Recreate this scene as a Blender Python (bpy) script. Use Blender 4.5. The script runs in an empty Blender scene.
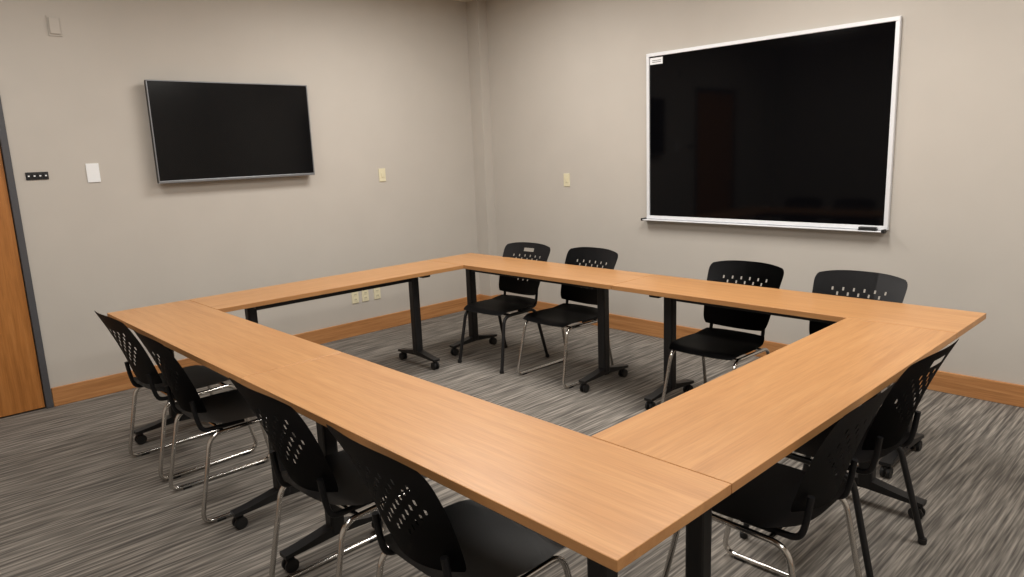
import bpy, math, random
from mathutils import Vector, Matrix
random.seed(4)
sc=bpy.context.scene
try:
    sc.view_settings.view_transform='Standard'
except Exception: pass
COL=sc.collection

# ------------------------------------------------------------ helpers
def lin(c):
    c=c/255.0
    return c/12.92 if c<=0.04045 else ((c+0.055)/1.055)**2.4
def rgb(r,g,b): return (lin(r),lin(g),lin(b),1)

def mat(name,color,rough=0.5,metal=0.0,spec=0.5,noise=0.0,nscale=40,bump=0.0,bscale=200):
    m=bpy.data.materials.new(name); m.use_nodes=True
    nt=m.node_tree; b=nt.nodes['Principled BSDF']
    b.inputs['Base Color'].default_value=color
    b.inputs['Roughness'].default_value=rough
    b.inputs['Metallic'].default_value=metal
    b.inputs['Specular IOR Level'].default_value=spec
    tc=nt.nodes.new('ShaderNodeTexCoord')
    if noise>0:
        n=nt.nodes.new('ShaderNodeTexNoise'); n.inputs['Scale'].default_value=nscale; n.inputs['Detail'].default_value=4
        nt.links.new(tc.outputs['Object'],n.inputs['Vector'])
        r=nt.nodes.new('ShaderNodeValToRGB')
        r.color_ramp.elements[0].position=0.3; r.color_ramp.elements[1].position=0.7
        r.color_ramp.elements[0].color=tuple(c*(1-noise) for c in color[:3])+(1,)
        r.color_ramp.elements[1].color=tuple(min(1,c*(1+noise)) for c in color[:3])+(1,)
        nt.links.new(n.outputs['Fac'],r.inputs['Fac']); nt.links.new(r.outputs['Color'],b.inputs['Base Color'])
    if bump>0:
        n=nt.nodes.new('ShaderNodeTexNoise'); n.inputs['Scale'].default_value=bscale; n.inputs['Detail'].default_value=3
        nt.links.new(tc.outputs['Object'],n.inputs['Vector'])
        bp=nt.nodes.new('ShaderNodeBump'); bp.inputs['Strength'].default_value=bump; bp.inputs['Distance'].default_value=0.002
        nt.links.new(n.outputs['Fac'],bp.inputs['Height']); nt.links.new(bp.outputs['Normal'],b.inputs['Normal'])
    return m

def wood(name,c1,c2,c3,rough=0.35,scale=(1.2,22,22),spec=0.5,pore=.86):
    m=bpy.data.materials.new(name); m.use_nodes=True
    nt=m.node_tree; b=nt.nodes['Principled BSDF']
    tc=nt.nodes.new('ShaderNodeTexCoord'); mp=nt.nodes.new('ShaderNodeMapping')
    mp.inputs['Scale'].default_value=scale
    nt.links.new(tc.outputs['Object'],mp.inputs['Vector'])
    n=nt.nodes.new('ShaderNodeTexNoise'); n.inputs['Scale'].default_value=1.6; n.inputs['Detail'].default_value=6; n.inputs['Roughness'].default_value=.6; n.inputs['Distortion'].default_value=.6
    nt.links.new(mp.outputs['Vector'],n.inputs['Vector'])
    r=nt.nodes.new('ShaderNodeValToRGB'); e=r.color_ramp.elements
    e[0].position=.3; e[0].color=c1; e[1].position=.72; e[1].color=c3
    k=e.new(.5); k.color=c2
    nt.links.new(n.outputs['Fac'],r.inputs['Fac'])
    mp2=nt.nodes.new('ShaderNodeMapping'); mp2.inputs['Scale'].default_value=tuple(s*6 for s in scale)
    nt.links.new(tc.outputs['Object'],mp2.inputs['Vector'])
    n2=nt.nodes.new('ShaderNodeTexNoise'); n2.inputs['Scale'].default_value=1.5; n2.inputs['Detail'].default_value=2
    nt.links.new(mp2.outputs['Vector'],n2.inputs['Vector'])
    mr=nt.nodes.new('ShaderNodeMapRange'); mr.inputs['From Min'].default_value=.3; mr.inputs['From Max'].default_value=.6
    mr.inputs['To Min'].default_value=pore; mr.inputs['To Max'].default_value=1.03
    nt.links.new(n2.outputs['Fac'],mr.inputs['Value'])
    mx=nt.nodes.new('ShaderNodeVectorMath'); mx.operation='SCALE'
    nt.links.new(r.outputs['Color'],mx.inputs[0]); nt.links.new(mr.outputs['Result'],mx.inputs['Scale'])
    nt.links.new(mx.outputs['Vector'],b.inputs['Base Color'])
    b.inputs['Roughness'].default_value=rough; b.inputs['Specular IOR Level'].default_value=spec
    return m

def obj(name,mesh,parent=None,loc=(0,0,0),rot=(0,0,0)):
    o=bpy.data.objects.new(name,mesh); COL.objects.link(o)
    o.location=loc; o.rotation_euler=rot
    if parent: o.parent=parent
    return o
def empty(name,loc=(0,0,0),rotz=0):
    o=bpy.data.objects.new(name,None); COL.objects.link(o); o.location=loc; o.rotation_euler=(0,0,rotz); o.empty_display_size=.1
    return o
import bmesh
def boxmesh(name,lo,hi,m,bevel=0.0,seg=2):
    bm=bmesh.new(); bmesh.ops.create_cube(bm,size=1)
    for v in bm.verts:
        for i in range(3): v.co[i]=lo[i] if v.co[i]<0 else hi[i]
    if bevel>0: bmesh.ops.bevel(bm,geom=bm.edges[:],offset=bevel,segments=seg,affect='EDGES',profile=.5)
    me=bpy.data.meshes.new(name); bm.to_mesh(me); bm.free(); me.materials.append(m)
    return me
def box(name,lo,hi,m,parent=None,bevel=0.0):
    return obj(name,boxmesh(name,lo,hi,m,bevel),parent)
def merge(name,meshes):
    bm=bmesh.new(); mats=[]
    for me in meshes:
        base=len(bm.faces); bm.from_mesh(me); bm.faces.ensure_lookup_table()
        mm=me.materials[0]
        if mm not in mats: mats.append(mm)
        for f in bm.faces[base:]: f.material_index=mats.index(mm)
    out=bpy.data.meshes.new(name); bm.to_mesh(out); bm.free()
    for x in mats: out.materials.append(x)
    return out
def smooth(me,ang=None):
    for p in me.polygons: p.use_smooth=True
    if ang:
        try: me.set_sharp_from_angle(angle=ang)
        except Exception: pass
    return me
def fillet(pts,r,cyc=False,n=6):
    pts=[Vector(p) for p in pts]; out=[]; N=len(pts)
    for i,p in enumerate(pts):
        if not cyc and i in (0,N-1): out.append(p); continue
        a=pts[i-1];b=pts[(i+1)%N]
        da=(a-p);db=(b-p); rr=min(r,da.length*.48,db.length*.48)
        A=p+da.normalized()*rr;B=p+db.normalized()*rr
        for k in range(n+1):
            t=k/n; out.append(A*(1-t)**2+p*2*t*(1-t)+B*t*t)
    return out
def tube(name,pts,rad,m,r=0.05,cyc=False):
    P=fillet(pts,r,cyc)
    cu=bpy.data.curves.new(name,'CURVE'); cu.dimensions='3D'; cu.bevel_depth=rad; cu.bevel_resolution=4; cu.use_fill_caps=True
    s=cu.splines.new('POLY'); s.points.add(len(P)-1)
    for i,p in enumerate(P): s.points[i].co=(*p,1)
    s.use_cyclic_u=cyc
    t=bpy.data.objects.new('tmp',cu); COL.objects.link(t)
    dg=bpy.context.evaluated_depsgraph_get(); dg.update()
    me=bpy.data.meshes.new_from_object(t.evaluated_get(dg)); bpy.data.objects.remove(t)
    me.materials.clear(); me.materials.append(m); me.name=name
    return smooth(me)
def cyl(name,c,rad,h,axis,m,seg=20,bevel=0.0):
    bm=bmesh.new(); bmesh.ops.create_cone(bm,cap_ends=True,segments=seg,radius1=rad,radius2=rad,depth=h)
    if bevel: bmesh.ops.bevel(bm,geom=[e for e in bm.edges if len(e.link_faces)==2 and any(len(f.verts)>4 for f in e.link_faces)],offset=bevel,segments=2,affect='EDGES')
    M={'z':Matrix(),'x':Matrix.Rotation(math.pi/2,4,'Y'),'y':Matrix.Rotation(math.pi/2,4,'X')}[axis]
    bmesh.ops.transform(bm,matrix=Matrix.Translation(c)@M,verts=bm.verts)
    me=bpy.data.meshes.new(name); bm.to_mesh(me); bm.free(); me.materials.append(m); return smooth(me,.7)

# ------------------------------------------------------------ materials
M_wall=mat('wall_vinyl',rgb(188,182,174),.75,spec=.25,noise=.02,nscale=3,bump=.2,bscale=260)
M_ceil=mat('ceiling_tile',rgb(220,212,196),.9,spec=.1,noise=.05,nscale=90)
M_base=wood('oak_trim',rgb(156,106,62),rgb(180,126,78),rgb(196,144,94),.4,(1.0,1.0,30))
M_basey=wood('oak_trim_y',rgb(156,106,62),rgb(180,126,78),rgb(196,144,94),.4,(1.0,1.0,30))
M_door=wood('oak_door',rgb(146,92,42),rgb(170,110,54),rgb(184,124,66),.35,(22,22,1.0))
M_top=wood('laminate_wood',rgb(170,122,78),rgb(180,132,86),rgb(188,141,94),.36,(.8,18,18),.42,.90)
M_edge=wood('laminate_edge',rgb(172,122,76),rgb(182,132,84),rgb(192,142,92),.4,(1,10,10),.4,.95)
M_frame=mat('black_steel',rgb(20,20,22),.45,spec=.4,bump=.1)
M_chair=mat('black_plastic',rgb(19,19,22),.48,spec=.3,bump=.25,bscale=350)
M_pad=mat('black_seat',rgb(15,15,17),.46,spec=.25,bump=.2,bscale=400)
M_chrome=mat('chrome',rgb(205,203,200),.16,metal=1.0,noise=.03,nscale=20)
M_rubber=mat('rubber',rgb(16,16,17),.55,noise=.1)
M_glass=mat('black_gloss_glass',rgb(6,6,8),.06,spec=.16)
M_tvglass=mat('tv_screen',rgb(8,8,10),.16,spec=.25)
M_alu=mat('aluminium',rgb(226,228,232),.4,metal=.15,noise=.02,nscale=30)
M_bez=mat('bezel_metal',rgb(130,132,136),.35,metal=.6,noise=.03)
M_white=mat('white_plastic',rgb(232,234,236),.45,noise=.01)
M_ivory=mat('ivory_plastic',rgb(218,210,180),.45,noise=.01)
M_dark=mat('dark_plastic',rgb(18,18,20),.5,noise=.05)
M_dframe=mat('door_frame_paint',rgb(72,72,76),.5,noise=.03)

# carpet
m=bpy.data.materials.new('carpet'); m.use_nodes=True; nt=m.node_tree; b=nt.nodes['Principled BSDF']
b.inputs['Roughness'].default_value=.95; b.inputs['Specular IOR Level'].default_value=.1
tc=nt.nodes.new('ShaderNodeTexCoord')
def streak(sc3,s,det,lo,hi,w=None):
    mp=nt.nodes.new('ShaderNodeMapping'); mp.inputs['Scale'].default_value=sc3
    nt.links.new(tc.outputs['Object'],mp.inputs['Vector'])
    n=nt.nodes.new('ShaderNodeTexNoise'); n.inputs['Scale'].default_value=s; n.inputs['Detail'].default_value=det; n.inputs['Roughness'].default_value=.6
    nt.links.new(mp.outputs['Vector'],n.inputs['Vector'])
    r=nt.nodes.new('ShaderNodeMapRange'); r.inputs['From Min'].default_value=.33; r.inputs['From Max'].default_value=.67
    r.inputs['To Min'].default_value=lo; r.inputs['To Max'].default_value=hi
    nt.links.new(n.outputs['Fac'],r.inputs['Value']); return r.outputs['Result']
a=streak((2.6,66,1),1,1.5,0,.58); c=streak((7,150,1),1,1,0,.26); d=streak((1.4,24,1),1,2,0,.16)
ad0=nt.nodes.new('ShaderNodeMath'); nt.links.new(a,ad0.inputs[0]); nt.links.new(c,ad0.inputs[1])
ad=nt.nodes.new('ShaderNodeMath'); nt.links.new(ad0.outputs[0],ad.inputs[0]); nt.links.new(d,ad.inputs[1])
rp=nt.nodes.new('ShaderNodeValToRGB'); e=rp.color_ramp.elements
e[0].position=.14; e[0].color=rgb(80,76,73); e[1].position=.88; e[1].color=rgb(152,145,137)
k=e.new(.5); k.color=rgb(113,108,102)
nt.links.new(ad.outputs[0],rp.inputs['Fac']); nt.links.new(rp.outputs['Color'],b.inputs['Base Color'])
bp=nt.nodes.new('ShaderNodeBump'); bp.inputs['Strength'].default_value=.25; bp.inputs['Distance'].default_value=.003
nt.links.new(ad.outputs[0],bp.inputs['Height']); nt.links.new(bp.outputs['Normal'],b.inputs['Normal'])
M_carpet=m

# ------------------------------------------------------------ room
XL,YB,H=-6.2,-7.0,2.965
box('floor',(XL-.1,YB-.1,-.1),(.1,.1,0),M_carpet)
box('ceiling',(XL-.1,YB-.1,H),(.1,.1,H+.1),M_ceil)
DX0,DX1,DZ=-4.93,-3.952,2.25
CX,CY=-.11,-.165
wl=[boxmesh('a',(XL-.1,0,0),(DX0,.12,H),M_wall),boxmesh('b',(DX0,0,DZ),(DX1,.12,H),M_wall),boxmesh('c',(DX1,0,0),(.12,.12,H),M_wall),
    boxmesh('d',(CX,CY,0),(0,.0,H),M_wall)]
obj('wall_back',merge('wall_back',wl))
box('wall_right',(0,YB-.1,0),(.12,0,H),M_wall)
box('wall_left',(XL-.12,YB-.1,0),(XL,0,H),M_wall)
box('wall_front',(XL,YB-.12,0),(0,YB,H),M_wall)
BH=.13
def bb(name,lo,hi,m_): return boxmesh(name,lo,hi,m_,.004)
obj('baseboard_back',merge('bbk',[bb('x',(DX1+.038,-.018,0),(CX,0,BH),M_base),bb('x',(XL,-.018,0),(DX0-.055,0,BH),M_base),
     bb('x',(CX-.018,CY,0),(CX,-.018,BH),M_basey),bb('x',(CX-.018,CY-.018,0),(-.018,CY,BH),M_base)]))
obj('baseboard_right',merge('bbr',[bb('x',(-.018,YB,0),(0,CY-.018,BH),M_basey)]))
obj('baseboard_left',merge('bbl',[bb('x',(XL,YB,0),(XL+.018,-.018,BH),M_basey)]))
obj('baseboard_front',merge('bbf',[bb('x',(XL+.018,YB,0),(-.018,YB+.018,BH),M_base)]))
D=empty('door_1')
fr=[boxmesh('f',(DX1-.006,-.02,0),(DX1+.034,.11,DZ+.05),M_dframe,.004),boxmesh('f',(DX0-.052,-.02,0),(DX0+.01,.11,DZ+.05),M_dframe,.004),
    boxmesh('f',(DX0,-.02,DZ-.01),(DX1,.11,DZ+.05),M_dframe,.004)]
obj('frame',merge('door_frame',fr),D)
obj('leaf',boxmesh('leaf',(DX0+.014,-.005,.01),(DX1-.010,.040,DZ-.014),M_door,.003),D)
hd=[cyl('h',(DX0+.09,-.010,1.0),.028,.03,'y',M_chrome),tube('h2',[(DX0+.09,-.01,1.0),(DX0+.09,-.07,1.0),(DX0+.21,-.07,1.0)],.010,M_chrome,.02)]
obj('handle',merge('handle',hd),D)

# ------------------------------------------------------------ wall plates
def plate(name,c,w,h,wall,m_,detail):
    E=empty(name,c,0 if wall=='back' else -math.pi/2)
    obj('plate',boxmesh('pl',(-w/2,-.007,-h/2),(w/2,0,h/2),m_,.002),E)
    if detail=='switch':
        obj('rocker',boxmesh('rk',(-.012,-.013,-.020),(.012,-.007,.020),m_,.002),E)
    elif detail=='outlet':
        for i,z in enumerate((-.022,.022)):
            obj('socket_%d'%(i+1),boxmesh('sk',(-.016,-.010,z-.014),(.016,-.007,z+.014),M_ivory,.002),E)
            obj('slots_%d'%(i+1),merge('sl',[boxmesh('s',(dx-.0015,-.0108,z-.005),(dx+.0015,-.0095,z+.006),M_dark) for dx in (-.006,.006)]),E)
    elif detail=='sensor':
        obj('cover',boxmesh('cv',(-w*.4,-.018,-h*.4),(w*.4,-.007,h*.4),m_,.004),E)
    elif detail=='av':
        for i in range(4):
            x=-w/2+w*(i+.5)/4
            obj('key_%d'%(i+1),boxmesh('ky',(x-.012,-.012,-.014),(x+.012,-.007,.014),M_dark,.002),E)
            obj('mark_%d'%(i+1),boxmesh('mk',(x-.005,-.0128,-.004),(x+.005,-.0115,.004),M_white),E)
    return E
plate('light_switch',(-1.19,0,1.394),.07,.115,'back',M_ivory,'switch')
plate('wall_plate',(-3.472,0,1.526),.078,.125,'back',M_white,'none')
plate('av_control_panel',(-3.793,0,1.523),.125,.048,'back',M_dark,'av')
plate('wall_sensor',(-3.568,0,2.456),.075,.125,'back',M_wall,'sensor')
for x in (-1.564,-1.461,-1.336): plate('wall_outlet',(x,0,.347),.068,.112,'back',M_ivory,'outlet')
plate('light_switch',(0,-1.138,1.286),.07,.115,'right',M_ivory,'switch')

# ------------------------------------------------------------ TV
T=empty('wall_mounted_television',(-2.49,-.08,1.7844))
w,h=1.201/2,.7066/2
obj('casing',boxmesh('cs',(-w,0,-h),(w,.035,h),M_dark,.006),T)
obj('screen',boxmesh('scn',(-w+.010,-.003,-h+.020),(w-.010,.002,h-.010),M_tvglass),T)
bz=[boxmesh('z',(-w,-.006,-h),(w,.004,-h+.018),M_bez,.002),boxmesh('z',(-w,-.006,h-.008),(w,.004,h),M_bez,.002),
    boxmesh('z',(-w,-.006,-h+.018),(-w+.008,.004,h-.008),M_bez,.002),boxmesh('z',(w-.008,-.006,-h+.018),(w,.004,h-.008),M_bez,.002)]
obj('bezel',merge('bezel',bz),T)
obj('mount',boxmesh('mt',(-.25,.035,-.18),(.25,.0795,.18),M_frame,.004),T)

# ------------------------------------------------------------ board
BY0,BY1,BZ0,BZ1=-3.8425,-2.0189,.9808,2.2551
B=empty('presentation_board',(0,0,0))
obj('panel',boxmesh('pn',(-.018,BY0+.02,BZ0+.02),(-.004,BY1-.02,BZ1-.02),M_glass),B)
f=.026
fr=[boxmesh('q',(-.030,BY0,BZ1-f),(-.001,BY1,BZ1),M_alu,.003),boxmesh('q',(-.030,BY0,BZ0),(-.001,BY1,BZ0+f),M_alu,.003),
    boxmesh('q',(-.030,BY0,BZ0+f),(-.001,BY0+f,BZ1-f),M_alu,.003),boxmesh('q',(-.030,BY1-f,BZ0+f),(-.001,BY1,BZ1-f),M_alu,.003)]
obj('frame',merge('bframe',fr),B)
obj('tray',merge('tray',[boxmesh('q',(-.075,BY0+.02,BZ0-.010),(-.001,BY1+.01,BZ0-.003),M_alu,.002)]),B)
obj('tray_cap_1',boxmesh('tc',(-.078,BY0+.005,BZ0-.014),(-.031,BY0+.022,BZ0+.008),M_dark,.003),B)
obj('tray_cap_2',boxmesh('tc',(-.078,BY1+.008,BZ0-.014),(-.001,BY1+.024,BZ0+.006),M_dark,.003),B)
obj('label',boxmesh('lb',(-.0195,BY1-.145,BZ1-.085),(-.018,BY1-.030,BZ1-.035),M_white),B)
obj('label_text',merge('lt',[boxmesh('lb',(-.0198,BY1-.13,z),(-.0194,BY1-.05,z+.004),M_dark) for z in (BZ1-.058,BZ1-.070)]),B)
ER=empty('board_eraser',(-.053,BY0+.11,BZ0-.003))
obj('felt',boxmesh('er',(-.018,-.055,0),(.018,.055,.010),M_rubber,.002),ER)
obj('grip',boxmesh('er',(-.017,-.053,.010),(.017,.053,.022),M_dark,.005),ER)

# ------------------------------------------------------------ tables
X0,X1,Y0,Y1,W=-3.7326,-.989,-4.617,-.9349,.4533
TH=.74
def caster(cx,cy):
    L=[]
    for s in (-1,1): L.append(cyl('w',(cx+s*.014,cy,.028),.028,.016,'x',M_rubber,20,.003))
    L.append(boxmesh('w',(cx-.008,cy-.016,.028),(cx+.008,cy+.016,.060),M_frame,.003))
    L.append(cyl('w',(cx,cy,.062),.010,.03,'z',M_frame,12))
    return L
def table(cx,cy,L,rotz,legs):
    E=empty('training_table',(cx,cy,0),rotz)
    L=L-.003; w=W-.003
    top=boxmesh('tt',(-L/2,-w/2,TH-.028),(L/2,w/2,TH),M_top,.002)
    top.materials.append(M_edge)
    for p in top.polygons:
        if abs(p.normal.z)<.5: p.material_index=1
    obj('table_top',top,E)
    obj('under_beam',boxmesh('ub',(legs[0],-.02,TH-.095),(legs[1],.02,TH-.035),M_frame,.003),E)
    for i,x in enumerate(legs):
        P=[boxmesh('p',(x-.030,-.030,.085),(x+.030,.030,TH-.04),M_frame,.010),
           boxmesh('p',(x-.035,-.17,TH-.055),(x+.035,.17,TH-.028),M_frame,.006)]
        bm=bmesh.new()
        n=14; hl=.230
        up=[];dn=[]
        for k in range(n+1):
            y=-hl+2*hl*k/n; q=1-abs(y)/hl
            up.append((y,.082+.040*max(0,q)**1.3)); dn.append((y,.066+.012*q))
        ring=[]
        for sgn in (-1,1):
            ring.append([bm.verts.new((x+sgn*.026,y,z)) for y,z in up+dn[::-1]])
        a,b_=ring; N=len(a)
        bm.faces.new(a[::-1]); bm.faces.new(b_)
        for k in range(N): bm.faces.new((a[k],a[(k+1)%N],b_[(k+1)%N],b_[k]))
        bmesh.ops.recalc_face_normals(bm,faces=bm.faces)
        me=bpy.data.meshes.new('foot'); bm.to_mesh(me); bm.free(); me.materials.append(M_frame); P.append(me)
        obj('leg_%d'%(i+1),merge('leg',P),E)
        obj('casters_%d'%(i+1),merge('cas',caster(x,-.203)+caster(x,.203)),E)
    return E
ym=(Y0+Y1)/2
R90=math.pi/2
def ty(cx,ya,yb,legs): c=(ya+yb)/2; table(cx,c,yb-ya,R90,[l-c for l in legs])
def tx(cy,xa,xb,legs): c=(xa+xb)/2; table(c,cy,xb-xa,0,[l-c for l in legs])
ty(X0+W/2,ym,Y1,(-2.53,-1.164)); ty(X0+W/2,Y0,ym,(-4.39,-3.0))
ty(X1-W/2,ym,Y1,(-2.527,-1.1885)); ty(X1-W/2,Y0,ym,(-4.37,-3.045))
tx(Y1-W/2,X0+W,X1-W,(-2.99,-1.748)); tx(Y0+W/2,X0+W,X1-W,(-3.06,-1.7245))

# ------------------------------------------------------------ chairs
def seat_mesh():
    bm=bmesh.new(); n=28; rows=[]
    for j in range(n+1):
        v=-1+2*j/n; row=[]
        for i in range(n+1):
            u=-1+2*i/n
            x=u*math.sqrt(1-.28*v*v*abs(v)); y=v*math.sqrt(1-.22*u*u*abs(u))
            X=x*(.228-.012*(v<0)*abs(v)); Y=y*.228
            Z=.432 -.012*(1-x*x)*(1-y*y) + .03*max(0,-v-.6)*2 - .035*max(0,v-.65)**1.6*3
            row.append(bm.verts.new((X,Y,Z)))
        rows.append(row)
    for j in range(n):
        for i in range(n): bm.faces.new((rows[j][i],rows[j][i+1],rows[j+1][i+1],rows[j+1][i]))
    bmesh.ops.solidify(bm,geom=bm.faces[:],thickness=.026)
    bmesh.ops.recalc_face_normals(bm,faces=bm.faces)
    me=bpy.data.meshes.new('seat'); bm.to_mesh(me); bm.free(); me.materials.append(M_pad); return smooth(me,.9)
HW=.241
def back_mesh(handle):
    us=[-HW]; kinds=[]
    ns=13; pitch=.028; sw=.0095
    def add(to,kind,k=1):
        a=us[-1]
        for i in range(k): us.append(a+(to-a)*(i+1)/k); kinds.append(kind)
    for s in range(ns):
        c=(s-(ns-1)/2)*pitch
        add(c-sw/2,-1,4 if s==0 else 2); add(c+sw/2,s)
    add(HW,-1,4)
    vs=[0]; vk=[]
    def addv(to,kind,k=1):
        a=vs[-1]
        for i in range(k): vs.append(a+(to-a)*(i+1)/k); vk.append(kind)
    Hh=.386
    addv(.105,-1,5)
    for r in range(8):
        addv(vs[-1]+.017,r); addv(vs[-1]+.008,-1)
    if handle:
        addv(.320,-1); addv(.346,-2,2); addv(Hh,-1,4)
    else: addv(Hh,-1,7)
    mid=(ns-1)/2
    bm=bmesh.new(); G=[]
    for v in vs:
        t=v/Hh; row=[]
        q=abs(2*t-1)
        sx=(1-.17*(1-t)**1.2)*(1-q**10*.09)
        for u in us:
            a=u/HW
            zz=.472+v - (.020*a**2*abs(a) if t>.5 else 0)*((t-.5)*2)**2 + (.020*a*a*(1-t)**2)
            x=u*sx
            y=-.226-.136*t+.010*math.sin(math.pi*t) + .045*a*a*(1-.3*t)
            row.append(bm.verts.new((x,y,zz)))
        G.append(row)
    for j in range(len(vs)-1):
        for i in range(len(us)-1):
            kj,ki=vk[j],kinds[i]
            hole=False
            if kj>=0 and ki>=0 and (kj+ki)%2==0:
                lim={0:3,1:4,2:5,3:5,4:6,5:6,6:5,7:5}[kj]
                hole = abs(ki-mid)<=lim
            if kj==-2 and abs((us[i]+us[i+1])/2)<.052: hole=True
            if hole: continue
            bm.faces.new((G[j][i],G[j][i+1],G[j+1][i+1],G[j+1][i]))
    for v in [v for v in bm.verts if not v.link_faces]: bm.verts.remove(v)
    bmesh.ops.solidify(bm,geom=bm.faces[:],thickness=.006)
    bmesh.ops.recalc_face_normals(bm,faces=bm.faces)
    me=bpy.data.meshes.new('backrest'); bm.to_mesh(me); bm.free(); me.materials.append(M_chair); return smooth(me,.8)
SEAT=seat_mesh(); BACKA=back_mesh(False); BACKB=back_mesh(True)
ups=[]
for s in (-1,1):
    ups.append(tube('up',[(s*.165,-.02,.405),(s*.165,-.205,.405),(s*.165,-.222,.47),(s*.165,-.232,.55)],.0105,M_chair,.05))
UPR=merge('uprights',ups); smooth(UPR)
fr=[]
for s in (-1,1):
    fr.append(tube('side',[(s*.195,.17,.396),(s*.222,.25,.011),(s*.222,-.27,.011),(s*.212,-.19,.396)],.0100,M_chrome,.055,True))
fr.append(tube('cb',[(-.195,.13,.396),(.195,.13,.396)],.009,M_chrome)); fr.append(tube('cb',[(-.20,-.13,.396),(.20,-.13,.396)],.009,M_chrome))
FRA=merge('sled_frame',fr); smooth(FRA)
gl=[boxmesh('g',(s*.222-.012,y-.02,0),(s*.222+.012,y+.02,.011),M_rubber,.002) for s in (-1,1) for y in (-.19,.18)]
GLA=merge('glides',gl)
fb=[]
for s in (-1,1):
    fb.append(tube('fl',[(s*.222,.24,.012),(s*.20,.17,.398),(s*.20,-.16,.398),(s*.222,-.26,.012)],.0120,M_frame,.06))
fb.append(tube('cb',[(-.20,.10,.398),(.20,.10,.398)],.009,M_frame)); fb.append(tube('cb',[(-.20,-.10,.398),(.20,-.10,.398)],.009,M_frame))
FRB=merge('leg_frame',fb); smooth(FRB)
GLB=merge('feet',[cyl('g',(s*.222,y,.013),.016,.026,'z',M_rubber,16,.004) for s in (-1,1) for y in (.241,-.261)])
def chair(x,y,rot,kind='A'):
    E=empty('stacking_chair',(x,y,0),rot)
    obj('seat',SEAT,E); obj('backrest',BACKB if kind=='B' else BACKA,E); obj('uprights',UPR,E)
    obj('sled_frame' if kind=='A' else 'leg_frame',FRA if kind=='A' else FRB,E)
    obj('glides',GLA if kind=='A' else GLB,E)
r=math.radians
for y,j in ((-1.56,2),(-2.175,-1),(-3.275,1),(-3.935,-1)): chair(-3.545,y,-R90+r(j))
for x,y,j,k in ((-1.27,-1.585,3,'B'),(-1.23,-2.18,-1,'A'),(-1.22,-3.37,1.5,'A'),(-1.21,-4.01,0,'A')): chair(x,y,R90+r(j),k)
chair(-2.12,-4.40,r(-3),'B'); chair(-2.70,-4.40,r(1),'A')

# ------------------------------------------------------------ lights
def troffer(x,y,p):
    E=empty('ceiling_light',(x,y,H))
    a,b2=.6,.3
    fm=[boxmesh('t',(-a-.03,-b2-.03,-.012),(a+.03,-b2,0),M_white),boxmesh('t',(-a-.03,b2,-.012),(a+.03,b2+.03,0),M_white),
        boxmesh('t',(-a-.03,-b2,-.012),(-a,b2,0),M_white),boxmesh('t',(a,-b2,-.012),(a+.03,b2,0),M_white)]
    obj('trim',merge('trim',fm),E)
    L=bpy.data.lights.new('lamp','AREA'); L.shape='RECTANGLE'; L.size=1.2; L.size_y=.6; L.energy=p; L.color=(1,.965,.91)
    l=bpy.data.objects.new('lamp',L); COL.objects.link(l); l.parent=E; l.location=(0,0,-.008)
for x,p in ((-1.6,50),(-4.2,30)):
    for y in (-1.5,-3.5,-5.6): troffer(x,y,p)

wd=bpy.data.worlds.new('world'); sc.world=wd; wd.use_nodes=True
wd.node_tree.nodes['Background'].inputs[0].default_value=(.5,.5,.5,1); wd.node_tree.nodes['Background'].inputs[1].default_value=.1

# ------------------------------------------------------------ camera
cx,cy,cz,yaw,pitch,roll,F=-4.7630,-5.4354,1.5640,.8166,-.1922,-.0400,709.2
f_=Vector((math.cos(pitch)*math.cos(yaw),math.cos(pitch)*math.sin(yaw),math.sin(pitch)))
r_=Vector((math.sin(yaw),-math.cos(yaw),0)); u_=r_.cross(f_)
r2=r_*math.cos(roll)+u_*math.sin(roll); u2=-r_*math.sin(roll)+u_*math.cos(roll)
cd=bpy.data.cameras.new('camera'); cam=bpy.data.objects.new('camera',cd); COL.objects.link(cam)
Mx=Matrix((r2,u2,-f_)).transposed().to_4x4(); Mx.translation=Vector((cx,cy,cz)); cam.matrix_world=Mx
cd.sensor_width=36; cd.sensor_fit='HORIZONTAL'; cd.lens=36*F/1024; cd.clip_start=.02
sc.camera=cam
